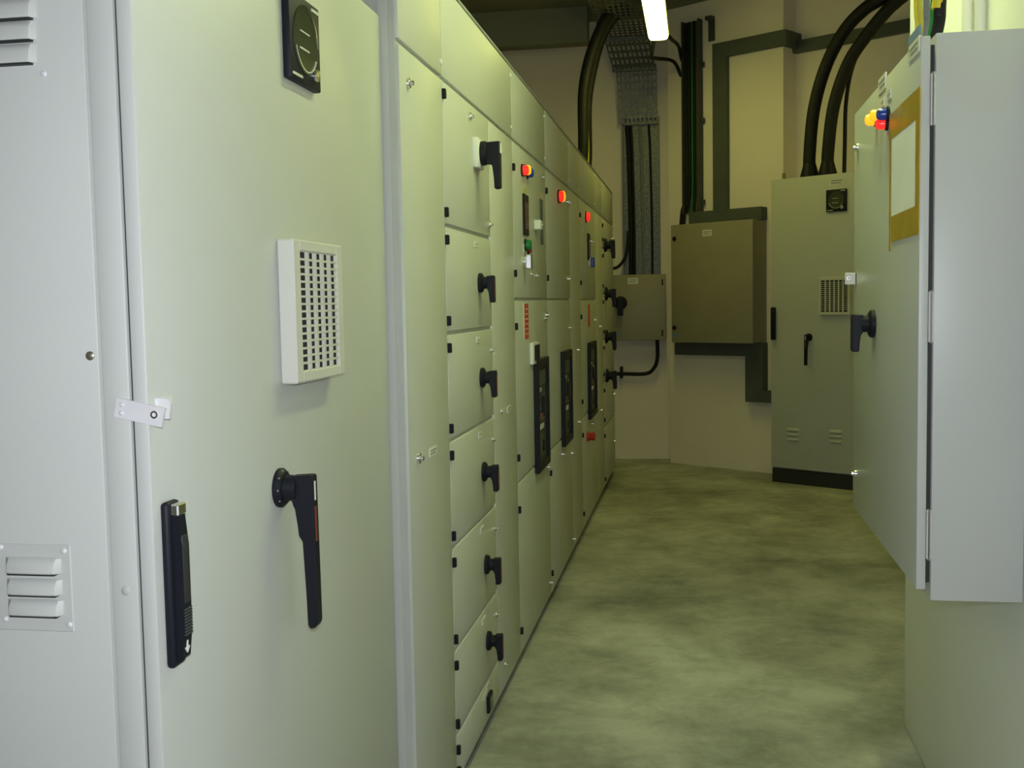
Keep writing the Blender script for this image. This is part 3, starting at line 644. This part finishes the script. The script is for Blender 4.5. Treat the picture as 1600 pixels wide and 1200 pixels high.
# ------------------------------------------------------------------ cables
def ray(px, py, dist):
    v = RGT*((px-800)/FPX) + DWN*((py-600)/FPX) + FWD
    return CAM + v*(dist/v.y)
tag(obj('power_cable', B().tube([(-0.88,8.2,2.206), ray(911,240,8.2), ray(911,150,8.25), ray(920,95,8.3), ray(936,50,8.35), ray(953,20,8.4), ray(975,12,8.45)], 0.040, 12), RUBBER),
    'thick black cable curving from the tray into the row, outer one', 'cable', 'cables dropping into the switchboard row')
tag(obj('power_cable', B().tube([(-0.84,8.4,2.206), ray(918,240,8.4), ray(918,160,8.45), ray(928,100,8.5), ray(942,55,8.5), ray(962,25,8.5), ray(985,15,8.55)], 0.036, 12), RUBBER),
    'thick black cable curving from the tray into the row, inner one', 'cable', 'cables dropping into the switchboard row')
tag(obj('earth_cable', B().tube([(-0.83,8.33,2.206), ray(919,240,8.3), ray(916,150,8.3), ray(926,95,8.35), ray(941,50,8.4), ray(960,20,8.4)], 0.009, 8), YELLOW),
    'thin yellow earth cable between the two black cables above the row', 'cable', 'cables dropping into the switchboard row')
def tcable(pts, r, lb, m=RUBBER, d=-0.12):
    P = [TF.pt(TF.at(px, py, d)[0], d, TF.at(px, py, d)[1]) for px, py in pts]
    P[0].z = tz1+0.001; P[-1].z = CZ-0.002
    return tag(obj('power_cable', B().tube(P, r, 12), m), lb, 'cable', 'cables rising from the tall end cabinet')
tcable([(1265,276),(1265,240),(1272,170),(1290,105),(1318,50),(1350,15),(1395,-18),(1440,-42)], 0.045, 'thick black cable rising from the tall end cabinet beside the pier')
tcable([(1293,272),(1294,235),(1303,165),(1325,100),(1358,50),(1392,10),(1425,-22),(1460,-46)], 0.044, 'thick black cable between its twin and the thin cable')
tcable([(1319,268),(1320,230),(1322,160),(1332,105),(1352,65),(1385,25),(1415,-5),(1452,-38)], 0.014, 'thin black cable beside the thick pair on the tall end cabinet', RUBBER, -0.21)
for k, (px, py) in enumerate(((1265,272),(1293,268))):
    u, z = TF.at(px, py, -0.12)
    tag(obj('cable_gland', B().loft([[TF.pt(u+r*math.cos(a*math.pi/8), -0.12+r*math.sin(a*math.pi/8), zz) for a in range(16)] for zz, r in ((tz1+0.0005,0.068),(tz1+0.02,0.066),(tz1+0.09,0.047),(tz1+0.10,0.044))]), BLACK),
        ['black cable gland at the foot of the outer thick cable', 'black cable gland at the foot of the inner thick cable'][k], 'cable gland', 'glands on the tall end cabinet')
# cables and pipe above the wall cabinet
def kc(px0, px1, y, r, m, lb, name='cable'):
    a = ray(px0, 75, y); a.z = 1.868; b_ = ray(px1, -10, y); m_ = (a+b_)/2
    return tag(obj(name, B().tube([a, m_+Vector((0.004,0,0)), b_, b_+Vector(((b_.x-a.x)*2, 0.02, 0.35)), b_+Vector(((b_.x-a.x)*3.5, 0.05, 1.0))], r, 10), m), lb, 'cable', 'cables above the wall cabinet')
kc(1430, 1432, 2.50, 0.006, YELLOW, 'yellow cable rising from the wall cabinet top')
kc(1436, 1437, 2.46, 0.006, YPALE, 'pale yellow cable rising beside the brighter yellow one')
kc(1443, 1448, 2.42, 0.007, GREYC, 'grey cable rising from the wall cabinet top')
kc(1450, 1459, 2.39, 0.006, GREENC, 'green earth cable rising from the wall cabinet top')
kc(1460, 1470, 2.36, 0.012, RUBBER, 'thick black cable rising from the wall cabinet top')
a = ray(1467, 5, 2.36); tag(obj('cable_tape', B().tube([a-Vector((0.002,0,0.012)), a+Vector((0.002,0,0.012))], 0.0132, 12), YELLOW), 'yellow tape wrapped around the thick black cable', 'tape')
tag(obj('wall_pipe', B().tube([(XC-0.014,2.62,1.87), (XC-0.014,2.62,CZ)], 0.012, 12), WHITEP), 'white pipe running up the white wall behind the cables', 'pipe', 'white pipes on the wall')
tag(obj('wall_pipe', B().tube([(XC-0.014,2.74,1.87), (XC-0.014,2.74,CZ)], 0.012, 12), WHITEP), 'second white pipe, next to the cables above the wall cabinet', 'pipe', 'white pipes on the wall')

# ------------------------------------------------------------------ luminaires
def luminaire(x, y0, y1, z, label, tube, k=1.0):
    t = thing('fluorescent_light', label, 'light', (x, (y0+y1)/2, z), 'fluorescent battens along the corridor')
    def sec(pr, y): return [Vector((x+a*k, y, z+c)) for a, c in pr]
    df = [(-0.05,0.035),(-0.054,0.02),(-0.045,0.004),(-0.025,0),(0.025,0),(0.045,0.004),(0.054,0.02),(0.05,0.035)]
    mid = (0, 0.02)
    sh = lambda k: [(a*k, mid[1]+(c-mid[1])*k) for a, c in df]
    obj('diffuser', B().loft([sec(sh(0.75), y0), sec(df, y0+0.02), sec(df, y1-0.02), sec(sh(0.75), y1)]), tube, t)
    obj('housing', B().box(G, x-0.06*k, x+0.06*k, y0-0.005, y1+0.005, z+0.034, z+0.075, 0.006, 2), HOUSE, t)
    for yy in (y0+0.2, y1-0.2):
        obj('hanger_rod', B().tube([(x, yy, z+0.07), (x, yy, CZ)], 0.005, 8), LADDER, t)
    return t
LZ, L2Z = 3.25, 2.90; q = ray(1029, 64, 1.0); k = (LZ-EYE)/(q.z-EYE); LX, LY = q.x*k, k
luminaire(LX, LY-1.6, LY, LZ, 'lit fluorescent batten hanging over the corridor', TUBES[0], 1.28)
luminaire(0.20, 2.2, 3.7, L2Z, 'lit fluorescent batten hanging over the camera end of the corridor', TUBES[1])
luminaire(1.80, 6.6, 7.7, L2Z+0.1, 'lit fluorescent batten in the recess behind the white wall', TUBES[2])
tag(obj('lamp_lead', B().tube([(LX-0.03, LY+0.01, LZ+0.05), (LX-0.035, LY+0.08, LZ+0.03), ray(1018, 88, LY+0.2), ray(1026, 91, LY+0.4), ray(1052, 96, LY+0.7), ray(1064, 118, LY+0.9)], 0.014, 8), RUBBER), 'black lead looping from the light to the dark ladder', 'cable')
tag(obj('lamp_lead', B().tube([(LX+0.05, LY+0.01, LZ+0.06), ray(1050, 62, LY+0.25), ray(1060, 72, LY+0.6), ray(1065, 94, LY+0.9)], 0.014, 8), RUBBER), 'short black lead from the light end to the ladder top', 'cable')
